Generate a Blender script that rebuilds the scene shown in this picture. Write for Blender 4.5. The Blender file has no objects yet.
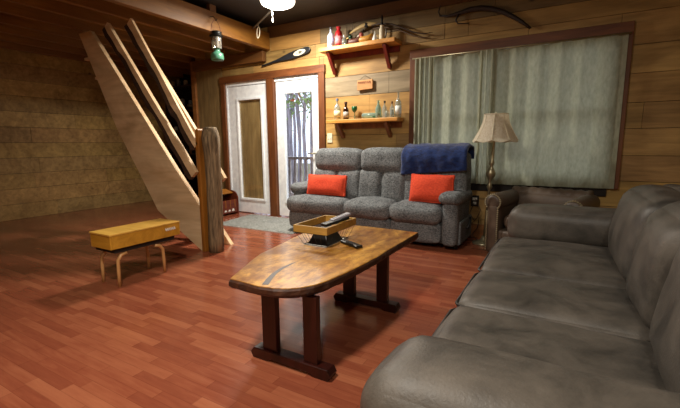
import bpy, bmesh, math, random
from mathutils import Vector, Matrix, noise
random.seed(7)
PI=math.pi; R=math.radians
COL=bpy.context.scene.collection
WL={}
# ---------------------------------------------------------------- helpers
def srgb(h):
    h=h.lstrip('#'); o=[]
    for i in (0,2,4):
        c=int(h[i:i+2],16)/255
        o.append(c/12.92 if c<=.04045 else ((c+.055)/1.055)**2.4)
    return (*o,1)
def tag(o,label=None,cat=None,group=None,kind=None):
    if label: o['label']=label
    if cat: o['category']=cat
    if group: o['group']=group
    if kind: o['kind']=kind
    return o
def thing(name,label,cat,loc=(0,0,0),rz=0,group=None,local=False):
    o=bpy.data.objects.new(name,None); COL.objects.link(o)
    o.empty_display_size=.1
    o.location=loc; o.rotation_euler=(0,0,rz); tag(o,label,cat,group)
    WL[o]=Vector((0,0,0)) if local else Vector(loc)
    return o
def obj(name,bm,m,parent=None,smooth=False,bevel=0,sub=0,label=None,ang=None):
    xs=[v.co for v in bm.verts]
    lo=Vector((min(v[i] for v in xs) for i in range(3))); hi=Vector((max(v[i] for v in xs) for i in range(3)))
    p=Vector(((lo.x+hi.x)/2,(lo.y+hi.y)/2,lo.z))
    bmesh.ops.translate(bm,verts=bm.verts,vec=-p)
    bmesh.ops.recalc_face_normals(bm,faces=bm.faces)
    me=bpy.data.meshes.new(name); bm.to_mesh(me); bm.free()
    if smooth:
        for f in me.polygons: f.use_smooth=True
    o=bpy.data.objects.new(name,me); COL.objects.link(o)
    me.materials.append(m)
    if parent is not None:
        o.parent=parent; o.location=p-WL[parent]
    else: o.location=p
    WL[o]=p
    if bevel:
        b=o.modifiers.new('b','BEVEL'); b.width=bevel; b.segments=2; b.limit_method='ANGLE'
    if sub:
        s=o.modifiers.new('s','SUBSURF'); s.levels=sub; s.render_levels=sub
    if label: o['label']=label
    return o
def struct(name,bm,m,**k):
    o=obj(name,bm,m,**k)
    if k.get('parent') is None: o['kind']='structure'
    return o
def BM(): return bmesh.new()
def box(bm,lo,hi,rot=None):
    c=[(a+b)/2 for a,b in zip(lo,hi)]; s=[abs(b-a) for a,b in zip(lo,hi)]
    M=Matrix.Translation(c)@(rot.to_4x4() if rot else Matrix.Identity(4))@Matrix.Diagonal((*s,1))
    return bmesh.ops.create_cube(bm,size=1,matrix=M)['verts']
def prism(bm,pts,a,b,axis='y'):
    """pts: 2D outline; extruded between a and b along axis"""
    def P(u,v,w):
        return {'y':(u,w,v),'x':(w,u,v),'z':(u,v,w)}[axis]
    A=[bm.verts.new(P(u,v,a)) for u,v in pts]; B=[bm.verts.new(P(u,v,b)) for u,v in pts]
    n=len(pts); bm.faces.new(A); bm.faces.new(B[::-1])
    for i in range(n): bm.faces.new((A[i],B[i],B[(i+1)%n],A[(i+1)%n]))
def lathe(bm,prof,c=(0,0,0),n=20,rot=None):
    c=Vector(c); rings=[]
    for r,z in prof:
        ring=[]
        for k in range(n):
            a=2*PI*k/n; p=Vector((r*math.cos(a),r*math.sin(a),z))
            if rot: p=rot@p
            ring.append(bm.verts.new(c+p))
        rings.append(ring)
    for a,b in zip(rings,rings[1:]):
        for k in range(n): bm.faces.new((a[k],a[(k+1)%n],b[(k+1)%n],b[k]))
    bm.faces.new(rings[0][::-1]); bm.faces.new(rings[-1])
def tube(bm,pts,r,n=8,closed=False):
    pts=[Vector(p) for p in pts]; N=len(pts); rings=[]
    rr=r if isinstance(r,(list,tuple)) else [r]*N
    up=None
    for i,p in enumerate(pts):
        if closed: t=pts[(i+1)%N]-pts[i-1]
        else: t=pts[min(i+1,N-1)]-pts[max(i-1,0)]
        t.normalize()
        if up is None:
            up=Vector((0,0,1)) if abs(t.z)<.9 else Vector((1,0,0))
        u=(up-t*up.dot(t)).normalized(); v=t.cross(u); up=u
        rings.append([bm.verts.new(p+rr[i]*(math.cos(2*PI*k/n)*u+math.sin(2*PI*k/n)*v)) for k in range(n)])
    for i in range(N if closed else N-1):
        a=rings[i]; b=rings[(i+1)%N]
        for k in range(n): bm.faces.new((a[k],a[(k+1)%n],b[(k+1)%n],b[k]))
    if not closed:
        bm.faces.new(rings[0][::-1]); bm.faces.new(rings[-1])
def nz(p,s,seed=0): return noise.noise(Vector(p)*s+Vector((seed*7.3,seed*3.1,seed*1.7)))
def puff(bm,c,size,r=.05,bulge=.02,amp=.006,ns=9,seed=0,rot=None,n=12,taper=None):
    """soft rounded cushion"""
    c=Vector(c); h=Vector(size)/2; vs={}
    def mp(i,j,k):
        key=(i,j,k)
        if key in vs: return vs[key]
        u=Vector((2*i/n-1,2*j/n-1,2*k/n-1))
        # denser near edges
        u=Vector((math.sin(u[a]*PI/2) if abs(u[a])<1 else u[a] for a in range(3)))
        p=Vector((u[a]*h[a] for a in range(3)))
        core=Vector((max(-(h[a]-min(r,h[a])),min(h[a]-min(r,h[a]),p[a])) for a in range(3)))
        d=p-core
        if d.length>1e-6: q=core+d.normalized()*min(r,min(h)) if d.length>0 else p
        else: q=p
        for a in range(3):
            o=[b for b in range(3) if b!=a]
            w=(1-u[o[0]]**2)*(1-u[o[1]]**2)
            if abs(u[a])>.5: q[a]+=math.copysign(bulge*w*(abs(u[a])-.5)*2,u[a])
        if taper: q=taper(q,u)
        dd=nz(c+q,ns,seed)*amp+nz(c+q,ns*2.7,seed+3)*amp*.4
        if q.length>0: q=q+ (d.normalized() if d.length>1e-6 else q.normalized())*dd
        if rot: q=rot@q
        vs[key]=bm.verts.new(c+q); return vs[key]
    for a in range(3):
        for s in (0,n):
            for i in range(n):
                for j in range(n):
                    def K(x,y):
                        l=[0,0,0]; l[a]=s; l[(a+1)%3]=x; l[(a+2)%3]=y; return mp(*l)
                    f=[K(i,j),K(i+1,j),K(i+1,j+1),K(i,j+1)]
                    bm.faces.new(f if s else f[::-1])
def cyl(bm,p0,p1,r,n=12,r2=None): tube(bm,[p0,p1],[r,r if r2 is None else r2],n)
# ---------------------------------------------------------------- materials
MC={}
class NT:
    def __init__(s,name):
        s.m=bpy.data.materials.new(name); s.m.use_nodes=True; s.n=s.m.node_tree.nodes; s.l=s.m.node_tree.links
        s.b=s.n['Principled BSDF']; s.out=s.n['Material Output']
    def add(s,t,**k):
        x=s.n.new(t)
        for a,b in k.items(): setattr(x,a,b)
        return x
    def lk(s,a,b): s.l.new(a,b)
    def math(s,op,a,b=None,c=None):
        x=s.add('ShaderNodeMath',operation=op)
        for i,v in enumerate((a,b,c)):
            if v is None: continue
            if isinstance(v,(int,float)): x.inputs[i].default_value=v
            else: s.lk(v,x.inputs[i])
        return x.outputs[0]
    def coords(s,scale=(1,1,1)):
        t=s.add('ShaderNodeTexCoord'); m=s.add('ShaderNodeMapping'); m.inputs['Scale'].default_value=scale
        s.lk(t.outputs['Object'],m.inputs[0]); return m.outputs[0]
    def noise(s,vec,scale,detail=4,rough=.55,dist=0):
        x=s.add('ShaderNodeTexNoise'); x.inputs['Scale'].default_value=scale; x.inputs['Detail'].default_value=detail
        x.inputs['Roughness'].default_value=rough; x.inputs['Distortion'].default_value=dist; s.lk(vec,x.inputs['Vector']); return x.outputs['Fac']
    def ramp(s,fac,stops):
        x=s.add('ShaderNodeValToRGB'); e=x.color_ramp.elements
        while len(e)<len(stops): e.new(.5)
        for i,(p,c) in enumerate(stops): e[i].position=p; e[i].color=c
        s.lk(fac,x.inputs[0]); return x.outputs[0]
    def mix(s,fac,a,b,mode='MIX'):
        x=s.add('ShaderNodeMix',data_type='RGBA',blend_type=mode)
        for i,v in ((0,fac),(6,a),(7,b)):
            if isinstance(v,(int,float)): x.inputs[i].default_value=v
            elif isinstance(v,tuple): x.inputs[i].default_value=v
            else: s.lk(v,x.inputs[i])
        return x.outputs[2]
    def bump(s,h,strength=.3,dist=.01):
        x=s.add('ShaderNodeBump'); x.inputs['Strength'].default_value=strength; x.inputs['Distance'].default_value=dist
        s.lk(h,x.inputs['Height']); s.lk(x.outputs[0],s.b.inputs['Normal'])
def plain(name,h,rough=.5,metal=0,emit=None,es=0,alpha=None):
    if name in MC: return MC[name]
    t=NT(name); v=t.noise(t.coords(),14,3); a=srgb(h)
    c=t.ramp(v,[(.3,tuple(x*.88 for x in a[:3])+(1,)),(.7,tuple(min(1,x*1.08) for x in a[:3])+(1,))])
    t.lk(c,t.b.inputs['Base Color']); t.b.inputs['Roughness'].default_value=rough; t.b.inputs['Metallic'].default_value=metal
    if emit:
        t.b.inputs['Emission Color'].default_value=srgb(emit); t.b.inputs['Emission Strength'].default_value=es
    MC[name]=t.m; return t.m
def wood(name,c1,c2,axis=0,rough=.55,grain=22,attr=False,bump=.25,knots=False,c3=None,coat=0):
    if name in MC: return MC[name]
    t=NT(name); sc=[1,1,1]; sc[axis]=.09
    v=t.coords(tuple(sc)); g=t.noise(v,grain,6,.62,.6); big=t.noise(t.coords(tuple(.4 if i==axis else 1 for i in range(3))),3.2,3,.5,1.2)
    st=[(.28,srgb(c1)),(.7,srgb(c2))]
    col=t.ramp(g,st)
    lo=(.72,.68,.62,1)
    col=t.mix(1.0,col,t.ramp(big,[(.3,lo),(.62,(1.08,1.08,1.08,1))]),'MULTIPLY')
    if knots:
        vo=t.add('ShaderNodeTexVoronoi'); vo.inputs['Scale'].default_value=2.1
        m=t.coords((1,1,1.5) if axis==0 else (1,1.6,.8)); t.lk(m,vo.inputs['Vector'])
        k=t.ramp(vo.outputs['Distance'],[(.03,srgb('#4a3018')),(.09,(1,1,1,1))])
        col=t.mix(.85,col,k,'MULTIPLY')
    if attr:
        a=t.add('ShaderNodeAttribute',attribute_name='tone'); col=t.mix(1.0,col,a.outputs['Color'],'MULTIPLY')
    t.lk(col,t.b.inputs['Base Color']); t.b.inputs['Roughness'].default_value=rough
    if coat: t.b.inputs['Coat Weight'].default_value=coat; t.b.inputs['Coat Roughness'].default_value=.12
    t.bump(g,bump,.004); MC[name]=t.m; return t.m
def fabric(name,c1,c2,scale=60,rough=.95,bump=.5,sheen=0):
    if name in MC: return MC[name]
    t=NT(name); v=t.coords((1,1,1.6)); g=t.noise(v,scale,5,.75); b=t.noise(t.coords(),6,3)
    f=t.math('ADD',t.math('MULTIPLY',g,.8),t.math('MULTIPLY',b,.2))
    t.lk(t.ramp(f,[(.36,srgb(c1)),(.64,srgb(c2))]),t.b.inputs['Base Color']); t.b.inputs['Roughness'].default_value=rough
    t.b.inputs['Sheen Weight'].default_value=sheen
    t.bump(g,bump,.006); MC[name]=t.m; return t.m
def leather(name,c1,c2):
    t=NT(name); b=t.noise(t.coords(),5,6,.65,.4); g=t.noise(t.coords(),140,3)
    t.lk(t.ramp(b,[(.3,srgb(c1)),(.7,srgb(c2))]),t.b.inputs['Base Color']); t.b.inputs['Roughness'].default_value=.48
    t.lk(t.ramp(b,[(.3,(.42,)*3+(1,)),(.7,(.6,)*3+(1,))]),t.b.inputs['Roughness'])
    t.bump(t.math('ADD',g,t.math('MULTIPLY',b,2)),.18,.006); return t.m
def glassy(name,tint='#ffffff',gloss=.12,op=0.0,rough=.03):
    """thin clear glass: mostly see-through with a mirror-like sheen"""
    t=NT(name); t.n.remove(t.b); tr=t.add('ShaderNodeBsdfTransparent'); tr.inputs[0].default_value=srgb(tint)
    gl=t.add('ShaderNodeBsdfGlossy'); gl.inputs['Roughness'].default_value=rough
    fr=t.add('ShaderNodeLayerWeight'); fr.inputs[0].default_value=.5
    f=t.math('ADD',t.math('MULTIPLY',t.math('POWER',fr.outputs['Facing'],4.),.7),gloss*.6)
    mx=t.add('ShaderNodeMixShader'); t.lk(f,mx.inputs[0]); t.lk(tr.outputs[0],mx.inputs[1]); t.lk(gl.outputs[0],mx.inputs[2])
    o=mx
    if op:
        d=t.add('ShaderNodeBsdfDiffuse'); d.inputs[0].default_value=srgb(tint); m2=t.add('ShaderNodeMixShader'); m2.inputs[0].default_value=op
        t.lk(mx.outputs[0],m2.inputs[1]); t.lk(d.outputs[0],m2.inputs[2]); o=m2
    t.lk(o.outputs[0],t.out.inputs[0]); return t.m
def floor_mat():
    t=NT('floor_laminate'); tc=t.add('ShaderNodeTexCoord'); s=t.add('ShaderNodeSeparateXYZ'); t.lk(tc.outputs['Object'],s.inputs[0])
    row=t.math('FLOOR',t.math('DIVIDE',s.outputs[1],.057))
    w=t.add('ShaderNodeTexWhiteNoise',noise_dimensions='1D'); t.lk(row,w.inputs['W'])
    xx=t.math('ADD',t.math('DIVIDE',s.outputs[0],.42),t.math('MULTIPLY',w.outputs[0],7.3)); cell=t.math('FLOOR',xx)
    cb=t.add('ShaderNodeCombineXYZ'); t.lk(cell,cb.inputs[0]); t.lk(row,cb.inputs[1])
    w2=t.add('ShaderNodeTexWhiteNoise',noise_dimensions='3D'); t.lk(cb.outputs[0],w2.inputs['Vector'])
    g=t.noise(t.coords((.12,1,1)),38,5,.6,.5); g2=t.noise(t.coords((.3,1,1)),5,3)
    v=t.math('ADD',t.math('ADD',t.math('MULTIPLY',w2.outputs[0],.34),.06),t.math('ADD',t.math('MULTIPLY',g,.5),t.math('MULTIPLY',g2,.18)))
    col=t.ramp(v,[(.15,srgb('#6e3526')),(.5,srgb('#8c4b34')),(.9,srgb('#aa6849'))])
    fy=t.math('FRACT',t.math('DIVIDE',s.outputs[1],.057)); fx=t.math('FRACT',xx)
    e=t.math('MINIMUM',t.math('MULTIPLY',fy,6.6),t.math('MULTIPLY',fx,42.)); e=t.math('MINIMUM',e,1.)
    col=t.mix(1.0,col,t.ramp(e,[(.1,(.74,.70,.68,1)),(.5,(1,1,1,1))]),'MULTIPLY')
    t.lk(col,t.b.inputs['Base Color']); t.lk(t.ramp(g,[(.2,(.13,)*3+(1,)),(.8,(.24,)*3+(1,))]),t.b.inputs['Roughness'])
    t.b.inputs['Specular IOR Level'].default_value=.6
    t.bump(t.math('ADD',g,e),.06,.002); return t.m

M_floor=floor_mat()
M_wall=wood('wall_planks','#8c7040','#bd9b60',0,.62,16,attr=True,bump=.35,knots=True)
M_board=wood('side_boards','#6a5634','#92794c',2,.7,18)
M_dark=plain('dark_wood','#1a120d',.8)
M_ceil=plain('ceiling_dark','#26211f',.6)
M_trim=wood('red_trim','#502a12','#7e4a24',0,.5,20)
M_trimv=wood('red_trim_v','#502a12','#7e4a24',2,.5,20)
M_beam=wood('beam_wood','#6b4212','#94641f',1,.55,14,knots=True)
M_ledge=wood('ledger_wood','#4f3012','#7a4e1e',0,.6,14)
M_white=plain('white_paint','#eef4fa',.35)
M_base=wood('base_wood','#7a4a22','#a06a34',0,.55,16)
M_glass=glassy('window_glass')
M_raw=wood('raw_pine','#d0ab7e','#f0d4aa',0,.6,9,knots=True,bump=.12)
M_rawbark=wood('bark','#20130b','#4a2e1a',0,.9,30,bump=.9)
M_log=wood('log_bark','#22170e','#a8906e',2,.85,44,bump=1.)
M_logcut=wood('log_cut','#8a5418','#a86c24',2,.5,18)
M_tab=wood('slab_wood','#94601f','#e0b058',1,.28,7,bump=.05,coat=.35)
def burl(m):
    nt=m.node_tree; b=nt.nodes['Principled BSDF']; lk=b.inputs['Base Color'].links[0].from_socket
    tc=nt.nodes.new('ShaderNodeTexCoord'); mp=nt.nodes.new('ShaderNodeMapping'); mp.inputs['Scale'].default_value=(1,.55,1); nt.links.new(tc.outputs['Object'],mp.inputs[0])
    out=lk
    for sc,lo,st in ((5,.40,(.60,.46,.36,1)),(26,.40,(.74,.62,.48,1))):
        n=nt.nodes.new('ShaderNodeTexNoise'); n.inputs['Scale'].default_value=sc; n.inputs['Detail'].default_value=6; n.inputs['Roughness'].default_value=.65; n.inputs['Distortion'].default_value=1.4
        nt.links.new(mp.outputs[0],n.inputs['Vector']); rp=nt.nodes.new('ShaderNodeValToRGB'); rp.color_ramp.elements[0].position=lo; rp.color_ramp.elements[0].color=st; rp.color_ramp.elements[1].position=lo+.16; rp.color_ramp.elements[1].color=(1.1,1.08,1.0,1)
        nt.links.new(n.outputs['Fac'],rp.inputs[0]); mx=nt.nodes.new('ShaderNodeMix'); mx.data_type='RGBA'; mx.blend_type='MULTIPLY'; mx.inputs[0].default_value=1
        nt.links.new(out,mx.inputs[6]); nt.links.new(rp.outputs[0],mx.inputs[7]); out=mx.outputs[2]
    nt.links.new(out,b.inputs['Base Color'])
burl(M_tab)
M_edge=wood('slab_edge','#1e0b06','#553018',1,.6,26,bump=.8)
M_redleg=wood('mahogany','#1a0705','#380f08',2,.35,20,coat=.2)
M_shelf=wood('shelf_wood','#c07c30','#e6ae5c',0,.45,14)
M_brk=wood('bracket_red','#56160f','#7c2718',2,.45,20)
M_brk2=wood('bracket_tan','#6e3c1c','#94582c',2,.5,20)
M_sofa=fabric('sofa_tweed','#24272a','#8c9092',52,bump=.6)
M_orange=fabric('orange_cloth','#c93c22','#ee5734',50,bump=.2)
M_blue=fabric('navy_plush','#07163a','#183878',26,bump=.9,sheen=.25)
M_rug=fabric('grey_shag','#5a5b58','#a4a6a0',48,bump=1.)
M_leath=leather('leather_grey','#2e2b27','#5c544b')
M_leath2=leather('leather_brown','#3c3128','#665546')
M_pipe=plain('leather_piping','#221c18',.5)
M_brass=plain('antique_brass','#a39a7e',.35,.7)
M_black=plain('black_plastic','#101113',.35)
M_blkmet=plain('black_metal','#141414',.4,.6)
M_cream=plain('cream','#e3d9bd',.5)
M_wht=plain('white_ceramic','#e6e6e0',.3)

# ---------------------------------------------------------------- setting
WY=4.70; ZC=2.82
b=BM(); box(b,(-7.3,-2.2,-.06),(1.6,5.9,0)); struct('floor',b,M_floor)
b=BM(); box(b,(-7.3,-2.2,ZC),(1.6,5.9,ZC+.06)); struct('ceiling',b,M_ceil)
def planks(bm,x0,x1,rows,holes,y0,y1,tones,seed=0):
    rnd=random.Random(seed); lay=bm.loops.layers.float_color.new('tone')
    for ri,(z0,z1) in enumerate(rows):
        cuts=[x0]; x=x0+rnd.uniform(.5,1.6)
        while x<x1-.3: cuts.append(x); x+=rnd.uniform(.9,2.2)
        cuts.append(x1)
        if ri in tones and tones[ri]:
            for (a,c,_) in tones[ri]: cuts+= [a,c]
        cuts=sorted(set(cuts))
        cuts=[c for i,c in enumerate(cuts) if x0<=c<=x1]
        zc=(z0+z1)/2
        for a,c in zip(cuts,cuts[1:]):
            if c-a<.02: continue
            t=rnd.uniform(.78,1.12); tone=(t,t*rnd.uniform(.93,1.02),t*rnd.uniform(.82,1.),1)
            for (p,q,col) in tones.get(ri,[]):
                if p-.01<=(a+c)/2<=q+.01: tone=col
            segs=[(a,c,z0,z1)]
            for (hx0,hx1,hz0,hz1) in holes:
                ns=[]
                for (s0,s1,u0,u1) in segs:
                    if s1<=hx0 or s0>=hx1 or u1<=hz0 or u0>=hz1: ns.append((s0,s1,u0,u1)); continue
                    if s0<hx0: ns.append((s0,hx0,u0,u1))
                    if s1>hx1: ns.append((hx1,s1,u0,u1))
                    m0=max(s0,hx0); m1=min(s1,hx1)
                    if u0<hz0: ns.append((m0,m1,u0,hz0))
                    if u1>hz1: ns.append((m0,m1,hz1,u1))
                segs=ns
            off=rnd.uniform(0,.004)
            for (s0,s1,u0,u1) in segs:
                if s1-s0<.004 or u1-u0<.004: continue
                vs=box(bm,(s0+.0015,y0+off,u0+.0025),(s1-.0015,y1,u1-.0025))
                for f in {f for v in vs for f in v.link_faces}:
                    for lp in f.loops: lp[lay]=tone
rows=[(0,.22),(.22,.46),(.46,.72),(.72,.97),(.97,1.23),(1.23,1.475),(1.475,1.745),(1.745,2.005),(2.005,2.30),(2.30,2.47),(2.47,2.66),(2.66,2.82)]
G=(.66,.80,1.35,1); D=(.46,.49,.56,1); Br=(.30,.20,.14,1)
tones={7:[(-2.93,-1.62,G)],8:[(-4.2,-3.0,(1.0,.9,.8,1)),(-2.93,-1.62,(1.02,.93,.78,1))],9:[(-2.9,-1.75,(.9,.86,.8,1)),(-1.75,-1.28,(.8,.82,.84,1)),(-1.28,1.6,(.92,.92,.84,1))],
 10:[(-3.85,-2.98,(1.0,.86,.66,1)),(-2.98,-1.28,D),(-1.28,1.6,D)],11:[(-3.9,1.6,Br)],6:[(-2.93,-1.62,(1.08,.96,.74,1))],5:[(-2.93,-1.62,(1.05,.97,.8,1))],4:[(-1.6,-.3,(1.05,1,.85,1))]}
rows2=rows[:8]+[(2.005,2.20),(2.20,2.30)]+rows[9:]
holes=[(-4.80,-3.00,-1,2.09),(-1.58,.40,.72,2.13),(-7.3,-5.48,-1,2.9)]
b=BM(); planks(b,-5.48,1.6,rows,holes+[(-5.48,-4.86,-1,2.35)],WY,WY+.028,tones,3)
back=struct('wall_back',b,M_wall)
# solid backing behind the planks (with the same openings)
b=BM()
for lo,hi in (((-5.48,4.73,0),(-4.80,4.83,ZC)),((-4.80,4.73,2.09),(-3.0,4.83,ZC)),((-3.0,4.73,0),(-1.58,4.83,ZC)),((-1.58,4.73,0),(.40,4.83,.72)),((-1.58,4.73,2.13),(.40,4.83,ZC)),((.40,4.73,0),(1.6,4.83,ZC))): box(b,lo,hi)
struct('wall_backing',b,M_dark)
# vertical boards left of the doors
b=BM(); x=-5.48
rnd=random.Random(4)
while x<-4.87:
    w=min(.15,-4.87-x+.001); box(b,(x+.002,WY-.002+rnd.uniform(0,.006),0),(x+w-.002,WY+.028,2.36)); x+=.15
struct('wall_boards_back',b,M_board)
b=BM(); box(b,(-5.56,4.66,0),(-5.47,4.86,2.5)); struct('trim_1',b,M_base,bevel=.004)
# other walls (behind and beside the viewer)
b=BM(); planks(b,-2.2,5.9,[(i*.235,(i+1)*.235) for i in range(12)],[],0,.03,{},8)
bmesh.ops.transform(b,matrix=Matrix.Translation((1.6,0,0))@Matrix.Rotation(PI/2,4,'Z'),verts=b.verts); struct('wall_right',b,M_wall)
b=BM(); planks(b,-7.3,1.6,[(i*.235,(i+1)*.235) for i in range(12)],[],-2.2,-2.17,{},9); struct('wall_front',b,M_wall)
b=BM(); planks(b,-2.2,5.9,[(i*.235,(i+1)*.235) for i in range(12)],[],0,.03,{},10)
bmesh.ops.transform(b,matrix=Matrix.Translation((-7.27,0,0))@Matrix.Rotation(PI/2,4,'Z'),verts=b.verts); struct('wall_left',b,M_wall)
b=BM(); box(b,(1.63,-2.2,0),(1.68,5.9,ZC)); box(b,(-7.35,-2.2,0),(-7.30,5.9,ZC)); box(b,(-7.3,-2.26,0),(1.6,-2.2,ZC)); struct('wall_shell',b,M_dark)
# pantry recess walls
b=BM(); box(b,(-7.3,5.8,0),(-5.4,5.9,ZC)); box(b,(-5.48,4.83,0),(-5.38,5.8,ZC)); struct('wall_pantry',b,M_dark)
# baseboard + door trims
b=BM(); box(b,(-2.91,4.68,0),(1.57,4.70,.16)); struct('baseboard_back',b,M_base,bevel=.003)
b=BM(); box(b,(-4.90,4.662,2.085),(-2.90,4.70,2.19)); struct('trim_2',b,M_trim,bevel=.004)
b=BM(); box(b,(-4.885,4.665,0),(-4.80,4.70,2.085)); struct('trim_3',b,M_trimv,bevel=.004)
b=BM(); box(b,(-3.935,4.665,0),(-3.80,4.76,2.085)); struct('trim_4',b,M_trimv,bevel=.004)
b=BM(); box(b,(-3.01,4.665,0),(-2.91,4.70,2.085)); struct('trim_5',b,M_trimv,bevel=.004)
# window trims
b=BM(); box(b,(-1.68,4.66,2.115),(.50,4.70,2.215)); struct('trim_6',b,M_trim,bevel=.004)
b=BM(); box(b,(-1.68,4.665,.64),(-1.585,4.70,2.115)); struct('trim_7',b,M_trimv,bevel=.004)
b=BM(); box(b,(.405,4.665,.64),(.50,4.70,2.115)); struct('trim_8',b,M_trimv,bevel=.004)
b=BM(); box(b,(-1.585,4.678,.56),(.405,4.70,.72)); struct('trim_9',b,M_dark,bevel=.004)
# doors
def door(name,x0,x1,gx0,gx1,gz0,gz1):
    b=BM(); y0,y1=4.715,4.755
    box(b,(x0,y0,.015),(gx0,y1,2.03)); box(b,(gx1,y0,.015),(x1,y1,2.03)); box(b,(gx0,y0,.015),(gx1,y1,gz0)); box(b,(gx0,y0,gz1),(gx1,y1,2.03))
    d=struct(name,b,M_white,bevel=.003); d['kind']='structure'
    b=BM(); w=.035; y0=4.70; y1=4.715
    box(b,(gx0-w,y0,gz0-w),(gx0,y1,gz1+w)); box(b,(gx1,y0,gz0-w),(gx1+w,y1,gz1+w)); box(b,(gx0,y0,gz0-w),(gx1,y1,gz0)); box(b,(gx0,y0,gz1),(gx1,y1,gz1+w))
    obj('glazing_bead',b,M_white,d,bevel=.004)
    b=BM(); box(b,(gx0,4.732,gz0),(gx1,4.737,gz1)); obj('glass',b,M_glass,d)
    return d
d1=door('door_1',-4.77,-3.945,-4.56,-4.09,.25,1.81)
d2=door('door_2',-3.79,-3.03,-3.635,-3.135,.25,1.85)
b=BM(); x=-4.56
while x<-4.1: box(b,(x+.001,4.745,.25),(x+.0775,4.752,1.81)); x+=.0783
obj('backing_board',b,wood('backing_board','#8a7348','#b39a66',2,.7,18),d1,label='brown board panel behind the glass')
b=BM(); tube(b,[(-3.09,4.715,.98),(-3.09,4.66,.98),(-3.11,4.65,.98),(-3.19,4.65,.98)],.009); obj('door_handle',b,M_brass,d2,smooth=True)
# white jambs
b=BM(); box(b,(-4.80,4.70,2.035),(-3.935,4.83,2.088)); box(b,(-4.80,4.70,0),(-4.775,4.83,2.035)); struct('door_1_jamb',b,M_white)
b=BM(); box(b,(-3.80,4.70,2.035),(-3.01,4.83,2.088)); box(b,(-3.025,4.70,0),(-3.0,4.83,2.035)); struct('door_2_jamb',b,M_white)
# window behind the curtains
b=BM()
for lo,hi in (((-1.58,4.74,.72),(.40,4.80,.78)),((-1.58,4.74,2.07),(.40,4.80,2.13)),((-1.58,4.74,.78),(-1.52,4.80,2.07)),((.34,4.74,.78),(.40,4.80,2.07)),((-.62,4.74,.78),(-.54,4.80,2.07)),((-1.52,4.75,1.40),(-.62,4.79,1.44)),((-.54,4.75,1.40),(.34,4.79,1.44))): box(b,lo,hi)
w1=struct('window_1',b,M_white,bevel=.003)
b=BM(); box(b,(-1.52,4.768,.78),(-.62,4.772,2.07)); box(b,(-.54,4.768,.78),(.34,4.772,2.07)); obj('glass',b,M_glass,w1)
# loft: fascia beam, joists, ledger, guard
b=BM(); box(b,(-3.93,-2.1,2.49),(-3.85,4.69,2.73)); bm_=struct('loft_beam',b,M_beam,bevel=.006)
for i,x in enumerate((-4.25,-4.68,-5.12,-5.56,-6.0,-6.45,-6.9)):
    b=BM(); box(b,(x-.06,-2.1,2.49),(x,4.60 if x>-5.4 else 5.6,2.70)); struct('loft_joist',b,M_beam,bevel=.004)
b=BM(); box(b,(-7.2,-2.1,2.705),(-3.935,5.6,2.735)); struct('loft_deck',b,M_ledge)
b=BM(); box(b,(-5.45,4.61,2.33),(-3.93,4.695,2.485)); struct('loft_ledger',b,M_ledge,bevel=.005)
# short diagonal brace under the beam end
for i,y in enumerate((3.64,2.5,1.3)):
    b=BM(); box(b,(-3.925,y-.05,2.735),(-3.865,y+.05,ZC-.002)); struct('loft_post',b,M_ledge,bevel=.003)

# ---------------------------------------------------------------- outdoors
M_grass=fabric('forest_floor','#4a4630','#8b7f58',8)
M_deck=wood('deck_wood','#cfc6c4','#efe8e6',0,.8,20)
M_bark=wood('tree_bark','#77707a','#b0a8b4',2,.9,14,bump=.6)
b=BM(); box(b,(-30,6.6,-.9),(14,34,-.8)); o=struct('ground_outside',b,M_grass)
b=BM()
y=4.85
while y<6.5: box(b,(-8,y+.004,-.12),(2,y+.136,-.06)); y+=.14
struct('deck_boards',b,M_deck)
rail=thing('deck_railing','weathered wooden deck railing seen through the glass door','railing',(-4.5,6.35,-.06))
b=BM(); box(b,(-8,6.28,.82),(1.5,6.42,.87)); obj('top_rail',b,M_deck,rail)
b=BM(); box(b,(-8,6.33,.05),(1.5,6.37,.13)); obj('bottom_rail',b,M_deck,rail)
x=-5.9; k=0
while x<-3.2:
    b=BM(); box(b,(x,6.33,.13),(x+.04,6.37,.82)); obj('baluster',b,M_deck,rail); x+=.135
for x in (-7.2,-3.3,-1.2,.9):
    b=BM(); box(b,(x,6.30,-.06),(x+.09,6.40,.82)); obj('rail_post',b,M_deck,rail)
M_leafg=fabric('leaf_green','#4f6b2e','#9bb26a',9); M_leafr=fabric('leaf_red','#a03c28','#d9794e',9)
def tree(x,y,h,r,leaf,label,seed,low=2.2,n=260):
    rn=random.Random(seed); t=thing('tree',label,'tree',(x,y,-.85),group='distant trees in the farthest row' if 'farthest row' in label else 'trees beyond the deck')
    b=BM(); pts=[(x+rn.uniform(-.1,.1)*i*.3,y,-.85+h*i/6) for i in range(7)]
    tube(b,pts,[r*(1-.1*i) for i in range(7)],10)
    br=[]
    for q in range(6):
        z=low+rn.uniform(0,h-low-1); a=rn.uniform(0,2*PI); L=rn.uniform(.4,.8)
        p0=Vector((x,y,z)); p1=p0+Vector((math.cos(a)*L,math.sin(a)*L,L*.6)); tube(b,[p0,(p0+p1)/2+Vector((0,0,.1)),p1],[r*.35,r*.25,r*.1],6); br.append(p1)
    obj('trunk',b,M_bark,t,smooth=True)
    b=BM()
    for q in range(n):
        c=rn.choice(br)+Vector((rn.gauss(0,.3),rn.gauss(0,.3),rn.gauss(0,.3))); s=rn.uniform(.05,.11)
        m=Matrix.Translation(c)@Matrix.Rotation(rn.uniform(0,6),4,Vector((rn.uniform(-1,1),rn.uniform(-1,1),1)))@Matrix.Rotation(rn.uniform(0,1.5),4,'X')
        vs=[b.verts.new(m@Vector(v)) for v in ((0,-s,0),(s*.5,0,.01),(0,s,0),(-s*.5,0,.01))]; b.faces.new(vs)
    obj('foliage',b,leaf,t)
i=0
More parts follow.
